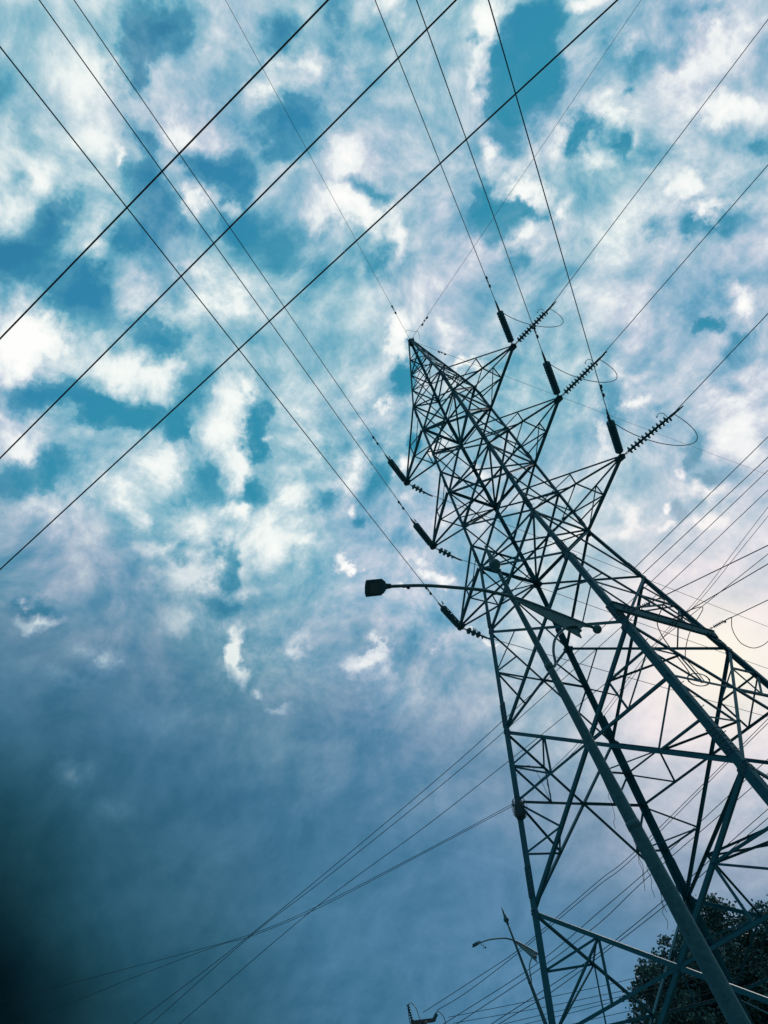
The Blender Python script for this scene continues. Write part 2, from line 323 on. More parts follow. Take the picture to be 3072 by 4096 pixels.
WIRE = {
    'T1': [[-22.635,-28.611,9.6],[5.865,-19.243,9.6],[10.392,-17.754,9.6],[38.892,-8.386,9.6]],
    'T2': [[-24.383,-27.667,9.6],[4.273,-18.79,9.6],[11.051,-16.69,9.6],[39.708,-7.813,9.6]],
    'T3': [[-26.192,-27.355,9.6],[2.395,-18.255,9.6],[11.969,-15.208,9.6],[40.555,-6.108,9.6]],
    'P1': [[-31.827,-5.195,12.202],[-28.027,-3.99,12.533],[-22.944,-2.377,12.975],[-20.756,-1.683,13.209],[-16.967,-0.482,13.683],[-10.816,1.47,14.522],[-6.727,2.767,15.194],[0.935,5.197,16.715],[4.887,6.451,17.542],[6.517,6.968,17.886],[20.534,11.415,20.845]],
    'P2': [[-31.244,-4.696,11.617],[-27.477,-3.501,12.236],[-21.117,-1.483,13.28],[-17.179,-0.234,13.654],[-11.184,1.668,14.334],[-6.949,3.011,14.942],[0.931,5.511,16.324],[4.848,6.753,17.125],[5.999,7.119,17.366],[20.021,11.567,20.299]],
    'P3': [[-30.347,-3.782,11.242],[-26.574,-2.585,11.816],[-18.316,0.035,13.072],[-12.071,2.016,13.579],[-7.767,3.381,14.054],[-4.585,4.391,14.444],[0.303,5.941,15.024],[4.412,7.244,15.505],[18.621,11.752,17.17]],
    'W6a': [[-32.911,-12.551,15.089],[-21.762,-9.014,12.405],[-16.212,-7.253,11.069],[-13.005,-6.236,10.346],[-10.257,-5.364,9.984],[-6.168,-4.067,9.711],[-3.06,-3.081,9.559]],
    'W6b': [[-32.91,-12.55,13.355],[-21.579,-8.956,11.711],[-18.15,-7.868,11.213],[-14.468,-6.7,10.617],[-13.018,-6.24,10.289],[-10.274,-5.37,9.923],[-6.183,-4.072,9.673],[-3.07,-3.085,9.503]],
    'C1': [[-3.003,-3.063,9.573],[-1.781,-2.676,9.802],[-0.247,-2.189,10.231],[2.658,-1.268,11.402],[3.993,-0.844,11.746],[6.645,-0.003,12.813],[15.544,2.82,16.396]],
    'C2': [[-2.987,-3.058,9.534],[-1.726,-2.658,9.732],[-0.191,-2.171,10.156],[2.674,-1.263,11.337],[4.037,-0.83,11.683],[6.654,-0.0,12.651],[15.643,2.852,15.976]],
    'Q1': [[-16.834,3.229,8.226],[-14.098,4.097,8.411],[-12.155,4.713,8.567],[-10.283,5.307,8.91],[-8.018,6.026,9.354],[-6.408,6.536,9.609],[-1.483,8.099,10.897],[0.167,8.622,11.348],[18.616,14.474,16.385]],
    'Q2': [[-16.451,3.665,8.131],[-14.997,4.126,8.195],[-12.422,4.943,8.544],[-10.48,5.559,8.885],[-8.279,6.257,9.286],[-6.607,6.788,9.557],[-1.616,8.371,10.903],[-0.022,8.877,11.314],[18.49,14.749,16.091]],
    'Q3': [[-20.93,0.881,6.931],[-15.224,2.69,7.347],[-10.89,4.065,7.663],[-7.902,5.013,8.201],[-5.607,5.741,8.649],[-2.57,6.705,9.342],[-0.267,7.435,9.881],[18.34,13.338,14.234]],
    'Q4': [[-20.048,0.741,6.575],[-14.348,2.549,7.072],[-10.638,3.726,7.396],[-7.822,4.619,7.802],[-5.536,5.344,8.352],[-0.387,6.977,9.373],[18.345,12.92,13.085]],
    'Q5': [[-18.232,0.687,6.004],[-12.53,2.496,6.472],[-10.208,3.232,6.662],[-7.87,3.974,6.896],[-4.793,4.95,7.438],[-0.786,6.221,8.287],[17.9,12.149,12.248]],
    'Q6': [[-17.727,0.533,5.979],[-12.017,2.344,6.32],[-9.859,3.029,6.448],[-7.732,3.703,6.738],[-4.618,4.691,7.232],[-0.82,5.896,7.99],[17.908,11.837,11.727]],
    'S1': [[-16.679,4.327,7.867],[-13.217,5.425,7.095],[-10.429,6.31,6.494],[-8.835,6.815,6.188],[4.291,10.979,3.666]],
    'S2': [[-16.725,4.522,7.641],[-12.897,5.737,6.739],[-10.612,6.462,6.257],[-9.123,6.934,5.933],[3.945,11.079,3.094]],
    'S3': [[-22.378,3.044,8.264],[-14.868,5.426,6.878],[-12.904,6.049,6.515],[-10.904,6.684,6.134],[-9.379,7.167,5.853],[3.763,11.336,3.426]],
    'S4': [[-21.752,3.557,7.945],[-14.235,5.942,6.6],[-12.171,6.596,6.231],[-11.162,6.916,6.072],[-9.633,7.402,5.777],[3.492,11.565,3.246]],
    'S5': [[-20.101,4.291,7.296],[-12.584,6.675,5.954],[-11.484,7.024,5.758],[-9.954,7.51,5.464],[3.172,11.673,2.941]],
    'R1over': [[4.996,-1.849,25.772],[10.768,-12.05,25.279],[30.447,-46.833,23.601]],
    'R1out': [[5.916,0.069,25.686],[17.624,0.478,26.5],[47.534,1.522,28.578]],
    'L1over': [[-2.821,-2.021,25.404],[6.492,-18.684,26.121],[25.992,-53.576,27.623]],
    'L1out': [[-3.967,0.978,25.654],[-4.442,28.177,24.424],[-4.965,58.142,23.068]],
    'R2over': [[5.162,-1.829,21.806],[11.256,-12.6,21.16],[30.926,-47.367,19.077]],
    'R2out': [[6.031,0.1,21.734],[13.982,0.516,22.035],[43.92,2.085,23.171]],
    'L2over': [[-3.021,-1.979,21.53],[6.778,-19.512,22.152],[26.283,-54.412,23.389]],
    'L2out': [[-4.145,1.037,21.616],[-4.507,21.773,20.247],[-5.029,51.703,18.27]],
    'R3over': [[5.545,-1.729,17.796],[11.867,-12.903,17.19],[31.542,-47.679,15.304]],
    'R3out': [[6.615,0.107,17.571],[10.642,0.318,17.757],[40.569,1.887,19.14]],
    'L3over': [[-3.458,-1.985,17.469],[6.59,-19.964,17.747],[26.103,-54.877,18.286]],
    'L3out': [[-4.587,1.125,17.585],[-4.968,22.969,16.273],[-5.49,52.91,14.474]],
    'earth_over': [[0.0,0.0,32.56],[8.095,-14.309,31.608],[27.76,-49.065,29.296]],
    'earth_right': [[0.0,0.0,32.56],[16.856,0.589,33.893],[46.745,1.632,36.258]],
    'earth_far': [[0.0,0.0,32.56],[1.95,27.893,33.323],[4.74,67.78,34.413]],
    'V1': [[1.909,1.909,15.579],[7.745,3.76,16.884],[21.729,8.196,20.011]],
    'V2': [[2.012,2.012,15.252],[7.295,3.688,16.271],[21.357,8.148,18.985]],
    'U1': [[3.276,-2.074,11.938],[6.427,-1.074,11.463],[17.749,2.517,9.757]],
    'U2': [[3.062,0.054,12.165],[5.661,0.878,12.05],[17.089,4.503,11.542]],
    'U3': [[3.258,2.201,12.212],[4.551,2.611,12.041],[15.899,6.211,10.535]],
    'J1': [[3.52,-1.99,11.9],[3.4,-1.427,12.037],[3.0,-1.665,11.605],[3.0,-1.957,11.097],[3.0,-1.99,10.715],[3.0,-1.937,10.319],[3.0,-1.872,10.028],[3.0,-1.879,9.804]],
    'J2': [[3.3,0.13,12.15],[3.6,0.25,12.0],[3.1,-0.184,11.525],[3.1,-1.092,10.856],[3.1,-1.726,10.278],[3.1,-1.717,10.015],[3.1,-1.643,9.766],[3.1,-1.612,9.532]],
    'J3': [[3.45,2.26,12.18],[3.2,2.448,12.006],[3.2,2.225,11.575],[3.2,2.344,11.328],[3.2,3.147,11.357],[3.2,4.907,12.048],[3.2,7.613,13.624],[3.2,10.136,15.249]],
    'coil': [[2.62,-0.119,10.066],[2.62,-0.172,10.009],[2.62,-0.329,9.945],[2.62,-0.485,9.891],[2.62,-0.613,9.854],[2.62,-0.774,9.825],[2.62,-0.935,9.811],[2.62,-1.067,9.813],[2.62,-1.196,9.827],[2.62,-1.271,9.858],[2.62,-1.28,9.904],[2.62,-1.304,9.953],[2.62,-1.302,10.006],[2.62,-1.193,10.07],[2.62,-1.061,10.132],[2.62,-0.961,10.18],[2.62,-0.813,10.223],[2.62,-0.63,10.259],[2.62,-0.476,10.276],[2.62,-0.325,10.278],[2.62,-0.202,10.264],[2.62,-0.143,10.23],[2.62,-0.083,10.188],[2.62,-0.038,10.141],[2.62,-0.107,10.077],[2.62,-0.219,10.01],[2.62,-0.294,9.956],[2.62,-0.417,9.905],[2.62,-0.602,9.858],[2.62,-0.763,9.827],[2.62,-0.909,9.812],[2.62,-1.054,9.81],[2.62,-1.155,9.826],[2.62,-1.243,9.854],[2.62,-1.325,9.89],[2.62,-1.316,9.943],[2.62,-1.25,10.004],[2.62,-1.214,10.059],[2.62,-1.136,10.115],[2.62,-0.969,10.174],[2.62,-0.809,10.221],[2.62,-0.669,10.253],[2.62,-0.504,10.273],[2.62,-0.358,10.277],[2.62,-0.236,10.265],[2.62,-0.115,10.241],[2.62,-0.07,10.199],[2.62,-0.098,10.141],[2.62,-0.102,10.086],[2.62,-0.139,10.029],[2.62,-0.285,9.964],[2.62,-0.438,9.907],[2.62,-0.56,9.866],[2.62,-0.719,9.834],[2.62,-0.887,9.813],[2.62,-1.025,9.81],[2.62,-1.16,9.82],[2.62,-1.249,9.846],[2.62,-1.272,9.889],[2.62,-1.306,9.935],[2.62,-1.319,9.986],[2.62,-1.225,10.05],[2.62,-1.099,10.113],[2.62,-1.007,10.164],[2.62,-0.868,10.21],[2.62,-0.684,10.25],[2.62,-0.525,10.272],[2.62,-0.374,10.279],[2.62,-0.239,10.27],[2.62,-0.165,10.242],[2.62,-0.095,10.204],[2.62,-0.037,10.159]],
}
STRING = {
    'R1over': [[3.95,0.0,25.915],[4.996,-1.849,25.772]],
    'R1out': [[3.95,0.0,25.915],[5.916,0.069,25.686]],
    'L1over': [[-3.95,0.0,25.915],[-2.821,-2.021,25.404]],
    'L1out': [[-3.95,0.0,25.915],[-3.967,0.978,25.654]],
    'R2over': [[4.127,0.0,21.873],[5.162,-1.829,21.806]],
    'R2out': [[4.127,0.0,21.873],[6.031,0.1,21.734]],
    'L2over': [[-4.127,0.0,21.873],[-3.021,-1.979,21.53]],
    'L2out': [[-4.127,0.0,21.873],[-4.145,1.037,21.616]],
    'R3over': [[4.567,0.0,17.8],[5.545,-1.729,17.796]],
    'R3out': [[4.567,0.0,17.8],[6.615,0.107,17.571]],
    'L3over': [[-4.567,0.0,17.8],[-3.458,-1.985,17.469]],
    'L3out': [[-4.567,0.0,17.8],[-4.587,1.125,17.585]],
    'U1': [[2.75,-2.241,12.026],[3.276,-2.074,11.938]],
    'U2': [[2.75,-0.045,12.196],[3.062,0.054,12.165]],
    'U3': [[2.75,2.039,12.241],[3.258,2.201,12.212]],
}

# ------------------------------------------------------------------ ground
gm = MB()
gm.add([(-900, -900, 0), (900, -900, 0), (900, 900, 0), (-900, 900, 0)], [(0, 1, 2, 3)])
g = gm.build('ground', GROUND); g['kind'] = 'structure'

# ------------------------------------------------------------------ lattice tower
Z0 = 2.2                                     # survey heights start 2.2 m under the ground line
def half(z):                                 # half width of the square body at survey height z
    if z > 29.8: return max(0.09, 1.075-(z-29.8)*0.2)
    if z > 20: return 1.53-(z-20)*0.0464
    return 1.53+(20-z)*0.187
CORN = {'A': (-1, -1), 'N': (1, -1), 'R': (1, 1), 'B': (-1, 1)}
def P(k, z):
    w = half(z); return Vector((CORN[k][0]*w, CORN[k][1]*w, z-Z0))
FACES = [('A', 'N', (0, -1, 0)), ('N', 'R', (1, 0, 0)), ('R', 'B', (0, 1, 0)), ('B', 'A', (-1, 0, 0))]
tower = thing('lattice_tower', (0, 0, 0), 'tall dark steel lattice power tower with six cross-arms', 'pylon')
LEVEL = [34.76, 29.8, 20.0, 17.35, 13.85, 9.0, 2.2]
SIZE = [0.095, 0.12, 0.135, 0.17, 0.21, 0.22]
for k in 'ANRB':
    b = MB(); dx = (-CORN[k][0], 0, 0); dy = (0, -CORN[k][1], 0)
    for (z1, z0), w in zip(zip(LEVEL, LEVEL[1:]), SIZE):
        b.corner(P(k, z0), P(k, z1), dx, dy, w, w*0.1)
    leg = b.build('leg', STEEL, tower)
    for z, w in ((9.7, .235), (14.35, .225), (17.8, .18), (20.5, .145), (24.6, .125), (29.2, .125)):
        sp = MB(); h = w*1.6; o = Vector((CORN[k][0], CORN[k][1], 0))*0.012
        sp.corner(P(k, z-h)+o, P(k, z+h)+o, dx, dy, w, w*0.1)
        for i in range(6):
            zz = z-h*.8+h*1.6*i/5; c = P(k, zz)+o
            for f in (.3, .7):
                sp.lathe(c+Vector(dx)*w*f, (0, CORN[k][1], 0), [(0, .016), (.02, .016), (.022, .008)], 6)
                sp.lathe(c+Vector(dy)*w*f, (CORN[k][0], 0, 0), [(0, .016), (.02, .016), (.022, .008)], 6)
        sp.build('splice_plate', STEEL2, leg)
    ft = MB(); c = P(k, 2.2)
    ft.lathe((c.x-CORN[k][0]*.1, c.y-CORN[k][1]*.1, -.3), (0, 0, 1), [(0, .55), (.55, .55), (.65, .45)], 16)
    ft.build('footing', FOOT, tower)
for i in range(70):                          # climbing bolts up one leg
    z = 5+i*.4
    if z > 33: break
    c = P('N', z); s = 1 if i % 2 else 0
    dd = Vector((0, -1, 0)) if s else Vector((1, 0, 0))
    c = c+(Vector((-.04, 0, 0)) if s else Vector((0, .04, 0)))
    step = MB(); step.tube([c, c+dd*.12], .009, 6); step.ball(c+dd*.125, .014, 6, 4)
    step.build('step_bolt', STEEL2, tower)

def gusset(b, p, nrm, size, toward):
    """small bolted plate at a joint, lying in the face"""
    n = Vector(nrm); a = (Vector(toward)-Vector(p)); a = (a-n*a.dot(n)).normalized(); c = n.cross(a)
    q = Vector(p)+n*0.004
    b.plate([q-a*size*.6-c*size*.35, q+a*size*.7-c*size*.6, q+a*size*1.2, q+a*size*.7+c*size*.6, q-a*size*.6+c*size*.35], n, .012)
    for da, dc in ((.1, 0), (.6, .3), (.6, -.3), (.9, 0)):
        b.lathe(q+a*size*da+c*size*dc+n*.005, n, [(0, .013), (.016, .013), (.018, .006)], 6)
def nface(k0, k1, z0, z1):
    p, q, r = P(k0, z0), P(k1, z0), P(k0, z1)
    n = (q-p).cross(r-p).normalized()
    c = (p+q)/2; c.z = 0
    return n if n.dot(c) > 0 else -n
def one(name, parent, *a, **k):
    b = MB(); b.angle(*a, **k); return b.build(name, STEEL, parent)
PAN = [(29.8, 28.1), (28.1, 26.46), (26.46, 24.07), (24.07, 22.17), (22.17, 20.0), (20.0, 17.35), (17.35, 13.85), (13.85, 9.0), (9.0, 2.9)]
LOWER = {}
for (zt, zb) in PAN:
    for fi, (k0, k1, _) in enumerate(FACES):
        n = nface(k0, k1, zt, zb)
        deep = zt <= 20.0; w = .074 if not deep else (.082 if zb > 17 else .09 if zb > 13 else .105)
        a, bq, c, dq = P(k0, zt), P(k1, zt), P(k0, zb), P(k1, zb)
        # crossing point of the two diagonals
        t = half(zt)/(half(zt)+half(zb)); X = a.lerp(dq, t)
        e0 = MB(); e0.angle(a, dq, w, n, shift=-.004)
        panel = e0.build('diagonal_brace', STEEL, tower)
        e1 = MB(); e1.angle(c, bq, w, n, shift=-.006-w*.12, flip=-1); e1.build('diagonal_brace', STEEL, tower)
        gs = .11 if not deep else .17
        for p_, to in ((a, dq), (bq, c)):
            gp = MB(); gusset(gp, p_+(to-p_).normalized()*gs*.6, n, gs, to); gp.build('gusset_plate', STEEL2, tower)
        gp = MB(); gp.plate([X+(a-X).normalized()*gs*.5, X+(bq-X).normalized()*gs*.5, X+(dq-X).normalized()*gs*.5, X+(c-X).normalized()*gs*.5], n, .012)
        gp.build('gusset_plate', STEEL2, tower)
        if deep and zb < 17:
            ws = .05 if zb > 9.5 else .058
            zx = X.z+Z0
            mids = []
            for kk, T, Bm in ((k0, a, c), (k1, bq, dq)):
                F = P(kk, zx); mu = T.lerp(X, .5); ml = Bm.lerp(X, .5)
                G = P(kk, mu.z+Z0); E = P(kk, ml.z+Z0); h = F.lerp(X, .5)
                big = zb < 12
                if big or fi in (3, 1):
                    hb = MB(); hb.angle(F, X, ws*1.35, n, shift=-.03); hb.build('horizontal_brace', STEEL, tower)
                if big:
                    one('secondary_brace', tower, G, mu, ws, n, shift=-.034); one('secondary_brace', tower, mu, h, ws*.9, n, shift=-.038)
                    one('secondary_brace', tower, G if zb > 8 else F, h if zb > 8 else mu, ws*.9, n, shift=-.042, flip=-1)
                    one('secondary_brace', tower, E, ml, ws, n, shift=-.034); one('secondary_brace', tower, F, ml, ws, n, shift=-.046, flip=-1)
                else:
                    one('secondary_brace', tower, F, mu, ws, n, shift=-.034); one('secondary_brace', tower, F, ml, ws, n, shift=-.038, flip=-1)
                LOWER[(fi, kk, zt)] = (mu, ml)
# hip ties between neighbouring faces
for (zt, zb) in PAN[7:9]:
    for k in 'ANRB':
        pts = [LOWER[x] for x in LOWER if x[1] == k and x[2] == zt]
        if len(pts) == 2:
            one('hip_tie', tower, pts[0][0], pts[1][0], .055, (0, 0, 1)); one('hip_tie', tower, pts[0][1], pts[1][1], .055, (0, 0, 1))
# pointed top: zig-zag bracing and rings
TOPZ = [33.25, 32.05, 30.95, 29.8]
for fi, (k0, k1, _) in enumerate(FACES):
    n = nface(k0, k1, 33, 30)
    for i, z in enumerate(TOPZ[:-1]): one('peak_brace', tower, P(k0, z), P(k1, z), .055, n, shift=-.004)
    for i, (za, zb) in enumerate(zip(TOPZ, TOPZ[1:])):
        s, e = (k0, k1) if (i+fi) % 2 else (k1, k0)
        one('peak_brace', tower, P(s, za), P(e, zb), .058, n, shift=-.012)
        one('peak_brace', tower, P(e, za), P(s, zb), .04, n, shift=-.03, flip=-1)
# rings of horizontals and plan bracing at the arm levels
for z, thick in ((29.8, 0), (28.1, 1), (25.27, 0), (24.07, 1), (21.08, 0), (20.0, 1)):
    for fi, (k0, k1, _) in enumerate(FACES):
        n = nface(k0, k1, z, z-1); b = MB(); b.angle(P(k0, z), P(k1, z), .105 if thick else .07, n, shift=-.036)
        b.build('horizontal_brace', STEEL, tower)
    if thick:
        one('plan_brace', tower, P('N', z), P('B', z), .08, (0, 0, 1), shift=-.02); one('plan_brace', tower, P('A', z), P('R', z), .08, (0, 0, 1), shift=-.05, flip=-1)
# a strut across the body at the lowest joint level
q0, q1 = P('B', 9.0), P('N', 9.0); one('plan_brace', tower, q0, q1, .085, (0, 0, 1))
mu = LOWER[(2, 'B', 9.0)][0]; mr = LOWER[(1, 'R', 9.0)][0]; s1 = q0.lerp(q1, .42)
one('plan_brace', tower, s1, mu, .06, (0, 0, 1)); one('plan_brace', tower, s1, P('R', 9.0), .07, (0, 0, 1), shift=-.03); one('plan_brace', tower, s1, mr, .06, (0, 0, 1), shift=-.06)
# top cap
b = MB()
for zz in (34.72, 34.5): b.lathe((0, 0, zz-Z0), (0, 0, 1), [(0, .14), (.02, .14)], 8)
b.plate([(-.24, 0, 32.5), (.24, 0, 32.5), (.16, 0, 32.2), (-.16, 0, 32.2)], (0, 1, 0), .02)
b.plate([(0, -.24, 32.5), (0, .24, 32.5), (0, .16, 32.2), (0, -.16, 32.2)], (1, 0, 0), .02)
b.build('peak_cap', STEEL2, tower)

ARMS = [(28.1, 29.8, 3.95), (24.07, 25.27, 4.127), (20.0, 21.08, 4.567)]
for zl, zu, tip in ARMS:
    for sx, ks in ((1, 'NR'), (-1, 'AB')):
        T = Vector((sx*tip, 0, zl-Z0)); arm = MB()
        lo = [P(k, zl) for k in ks]; up = [P(k, zu) for k in ks]
        arm.plate([T+Vector((-sx*.22, -.12, 0)), T+Vector((sx*.06, -.16, 0)), T+Vector((sx*.16, 0, 0)), T+Vector((sx*.06, .16, 0)), T+Vector((-sx*.22, .12, 0))], (0, 0, 1), .05)
        armo = arm.build('cross_arm', STEEL2, tower)
        for i in (0, 1):
            sy = -1 if i == 0 else 1
            one('lower_chord', armo, lo[i], T+Vector((0, sy*.03, 0)), .10, (0, 0, -1), flip=sy)
        for i in (0, 1):
            sy = -1 if i == 0 else 1
            hc = MB(); hc.angle(up[i], T+Vector((0, sy*.03, .05)), .07, (0, sy, .2)); hc.build('upper_chord', STEEL, armo)
        mh = (lo[0]+lo[1])/2
        m1, m2 = lo[0].lerp(T, .49), lo[1].lerp(T, .49); u1, u2 = up[0].lerp(T, .5), up[1].lerp(T, .5)
        one('lacing_bar', armo, m1, mh, .045, (0, 0, -1), shift=-.012); one('lacing_bar', armo, m2, mh, .045, (0, 0, -1), shift=-.02, flip=-1); one('lacing_bar', armo, m1, m2, .045, (0, 0, -1), shift=-.03)
        one('lacing_bar', armo, u1, m1, .042, (0, -1, .2), shift=-.01); one('lacing_bar', armo, u2, m2, .042, (0, 1, .2), shift=-.01)
        one('lacing_bar', armo, u1, lo[0], .045, (0, -1, .2), shift=-.016, flip=-1); one('lacing_bar', armo, u2, lo[1], .045, (0, 1, .2), shift=-.016, flip=-1)
        one('lacing_bar', armo, m1.lerp(lo[0], .02), up[0].lerp(lo[0], .5), .04, (0, -1, .2), shift=-.024); one('lacing_bar', armo, m2, up[1].lerp(lo[1], .5), .04, (0, 1, .2), shift=-.024)
        tp = MB(); s = sx
        tp.plate([T+Vector((-s*.2, 0, .12)), T+Vector((s*.1, 0, .02)), T+Vector((s*.1, 0, -.08)), T+Vector((-s*.2, 0, -.06))], (0, 1, 0), .1)
        tp.build('tip_plate', STEEL2, armo)
# lower cross-beam clamped across one face
zb = 12.1
b = MB()
b.bar((2.72, -2.95, zb-.02), (2.60, 2.55, zb+.1), .09, .2)
b.bar((2.72, -2.95, zb+.12), (2.60, 2.55, zb+.24), .14, .03)
beam = b.build('cross_beam', STEEL, tower)
one('beam_stay', beam, (2.6, -2.1, zb+.2), (2.45, 0.9, zb+1.15), .07, (1, 0, 0)); one('beam_stay', beam, (2.45, 0.9, zb+1.15), (2.5, 2.4, zb+.25), .07, (1, 0, 0))
for y in (-2.5, -2.3, -.1, .1, 1.9, 2.1):
    b = MB(); b.lathe((2.74-(y+3)*.02, y, zb), (1, 0, 0), [(0, .03), (.06, .03), (.08, .015)], 6)
    b.build('beam_bolt', STEEL2, beam)

# ------------------------------------------------------------------ insulator strings
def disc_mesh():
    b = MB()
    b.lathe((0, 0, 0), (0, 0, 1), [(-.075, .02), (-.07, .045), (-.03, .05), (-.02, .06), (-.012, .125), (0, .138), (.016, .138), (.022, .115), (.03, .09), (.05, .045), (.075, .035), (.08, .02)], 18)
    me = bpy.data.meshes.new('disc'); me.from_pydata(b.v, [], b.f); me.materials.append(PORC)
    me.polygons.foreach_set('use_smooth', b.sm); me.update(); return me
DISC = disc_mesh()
def insulator(key, label, n, group, horn=True, small=1.0):
    p, e = (Vector(x) for x in STRING[key]); ax = (e-p).normalized(); L = (e-p).length
    s = thing('insulator_string', p, label, 'insulator', group)
    sh = MB(); a0 = .10 if small == 1 else .05
    d0 = p+ax*.1
    side = ax.cross(Vector((0, 0, 1))).normalized(); upv = side.cross(ax)
    for i in range(3 if small == 1 else 2):                 # chain links
        c = p+ax*(.10+i*.075)*small; v = (side if i % 2 else upv)*.028
        sh.tube([c-ax*.045+v*.3, c-ax*.03+v, c+ax*.03+v, c+ax*.045, c+ax*.03-v, c-ax*.03-v, c-ax*.045+v*.3], .011*small+.002, 6)
    sh.build('shackle', STEEL2, s)
    st, en = .30*small, L-.12*small
    pitch = (en-st)/n
    q = Vector((0, 0, 1)).rotation_difference(ax).to_matrix().to_4x4()
    for i in range(n):
        o = bpy.data.objects.new('disc', DISC); COL.objects.link(o); o.parent = s
        sc = min(1.0, pitch/.145) if small == 1 else .48
        o.matrix_local = Matrix.Translation(ax*(st+pitch*(i+.5))) @ q @ Matrix.Diagonal((1.0 if small == 1 else sc, 1.0 if small == 1 else sc, pitch/.155, 1))
    cl = MB()
    cl.tube([e-ax*.14*small, e+ax*.02, e+ax*.32*small, e+ax*.5*small], [.035*small, .045*small, .032*small, .018*small], 8)
    cl.bar(e-ax*.06*small, e-ax*.06*small-upv*.16*small, .03, .06, ax)
    cl.build('dead_end_clamp', STEEL2, s)
    if horn:
        h = MB(); hz = side if key[0] == 'R' and 'out' in key else -side
        h.tube([e-ax*.1, e-ax*.12+upv*.22+hz*.05, e-ax*.2+upv*.34+hz*.05, e-ax*.3+upv*.36+hz*.05, e-ax*.36+upv*.3+hz*.05], .011, 6)
        h.ball(e-ax*.36+upv*.3+hz*.05, .026, 8, 6)
        h.build('arcing_horn', STEEL2, s)
    return s
LEVELNAME = {'1': 'top', '2': 'middle', '3': 'lowest'}
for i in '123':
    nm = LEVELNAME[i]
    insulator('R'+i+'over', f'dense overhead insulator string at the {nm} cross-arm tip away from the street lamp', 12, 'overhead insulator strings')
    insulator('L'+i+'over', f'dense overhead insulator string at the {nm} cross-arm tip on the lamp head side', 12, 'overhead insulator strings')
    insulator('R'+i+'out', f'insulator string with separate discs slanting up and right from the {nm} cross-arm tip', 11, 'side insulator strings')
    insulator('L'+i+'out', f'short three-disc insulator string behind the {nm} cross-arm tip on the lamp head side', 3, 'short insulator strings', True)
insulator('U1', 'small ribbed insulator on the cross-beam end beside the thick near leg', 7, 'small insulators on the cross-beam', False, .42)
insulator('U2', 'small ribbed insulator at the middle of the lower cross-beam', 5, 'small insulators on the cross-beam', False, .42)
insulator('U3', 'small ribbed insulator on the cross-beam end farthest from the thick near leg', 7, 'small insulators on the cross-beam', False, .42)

# ------------------------------------------------------------------ wires
def dense(pts, n=10):
    pts = [Vector(p) for p in pts]; out = []
    for i in range(len(pts)-1):
        p0 = pts[max(i-1, 0)]; p1, p2 = pts[i], pts[i+1]; p3 = pts[min(i+2, len(pts)-1)]
        for j in range(n):
            t = j/n
            out.append(.5*((2*p1)+(p2-p0)*t+(2*p0-5*p1+4*p2-p3)*t*t+(3*p1-p0-3*p2+p3)*t**3))
    out.append(pts[-1]); return out
def wire(name, key, r, label, cat, group=None, material=None, smooth=False, damper=None):
    pts = WIRE[key]; org = Vector(pts[0])
    if smooth: pts = dense(pts, 8)
    b = MB(); b.tube(pts, r, 8)
    o = b.build(name, material or WIREM, None, org); tag(o, label, cat, group)
    if damper:
        p, q = Vector(WIRE[key][0]), Vector(WIRE[key][1]); ax = (q-p).normalized()
        for dist in damper:
            c = p+ax*dist; dn = Vector((0, 0, -1)); k = MB()
            k.bar(c+dn*-.02, c+dn*.10, .04, .05, ax)
            k.tube([c+dn*.1-ax*.2, c+dn*.085, c+dn*.1+ax*.2], .008, 6)
            for sg in (-1, 1): k.lathe(c+dn*.1+ax*sg*.13, ax*sg, [(0, .02), (.02, .04), (.12, .043), (.14, .025)], 10)
            k.build('vibration_damper', STEEL2, o)
    return o
for k, lab in (('T1', 'thick dark cable crossing the sky nearest the top left corner'), ('T2', 'thick dark cable slanting across the sky, middle one of three parallel cables'), ('T3', 'thick dark cable of the parallel three passing nearest the tower peak')):
    wire('overhead_cable', k, .0095, lab, 'cable', 'three thick cables slanting across the sky', CABLE)
for i in '123':
    nm = LEVELNAME[i]
    wire('conductor', 'R'+i+'over', .0135, f'conductor running overhead from the {nm} cross-arm tip away from the street lamp', 'conductor', 'overhead conductors', None, False, (1.5, ))
    wire('conductor', 'L'+i+'over', .0135, f'conductor running overhead from the {nm} cross-arm tip above the lamp head', 'conductor', 'overhead conductors', None, False, (1.4, ))
    wire('conductor', 'R'+i+'out', .0135, f'conductor rising to the right edge from the {nm} slanting insulator string', 'conductor', 'side conductors')
    wire('conductor', 'L'+i+'out', .0135, f'thin conductor passing behind the tower body from the short {nm} three-disc string', 'conductor', 'far conductors')
wire('earth_wire', 'earth_over', .008, 'thin earth wire from the tower peak overhead to the top edge left of centre', 'earth wire', 'earth wires', None, False, (2.2, ))
wire('earth_wire', 'earth_right', .0085, 'thin earth wire rising from the tower peak through the blue gap towards the top edge', 'earth wire', 'earth wires', None, False, (1.2, ))
wire('earth_wire', 'earth_far', .0085, 'thin earth wire descending gently from the tower peak behind the right-hand insulators', 'earth wire', 'earth wires', None, False, (2.0, ))
for k, lab in (('P1', 'upper wire of the close pair climbing from the dark lower left corner to the tower'), ('P2', 'lower wire of the close pair climbing from the dark lower left corner to the tower'), ('P3', 'single wire under the close pair climbing from the bottom edge to the tower')):
    wire('line_wire', k, .013, lab, 'wire', 'wires climbing from the lower left', CABLE, True)
wire('service_cable', 'W6a', .008, 'slack cable from the tower leg bundle sagging to the left edge, upper of two', 'cable', 'slack cables to the tower leg', CABLE, True)
wire('service_cable', 'W6b', .008, 'slack cable from the tower leg bundle sagging to the left edge, lower of two', 'cable', 'slack cables to the tower leg', CABLE, True)
wire('service_cable', 'C1', .007, 'thin cable climbing through the tower from the leg bundle, upper of two', 'cable', 'thin cables from the leg bundle', CABLE, True)
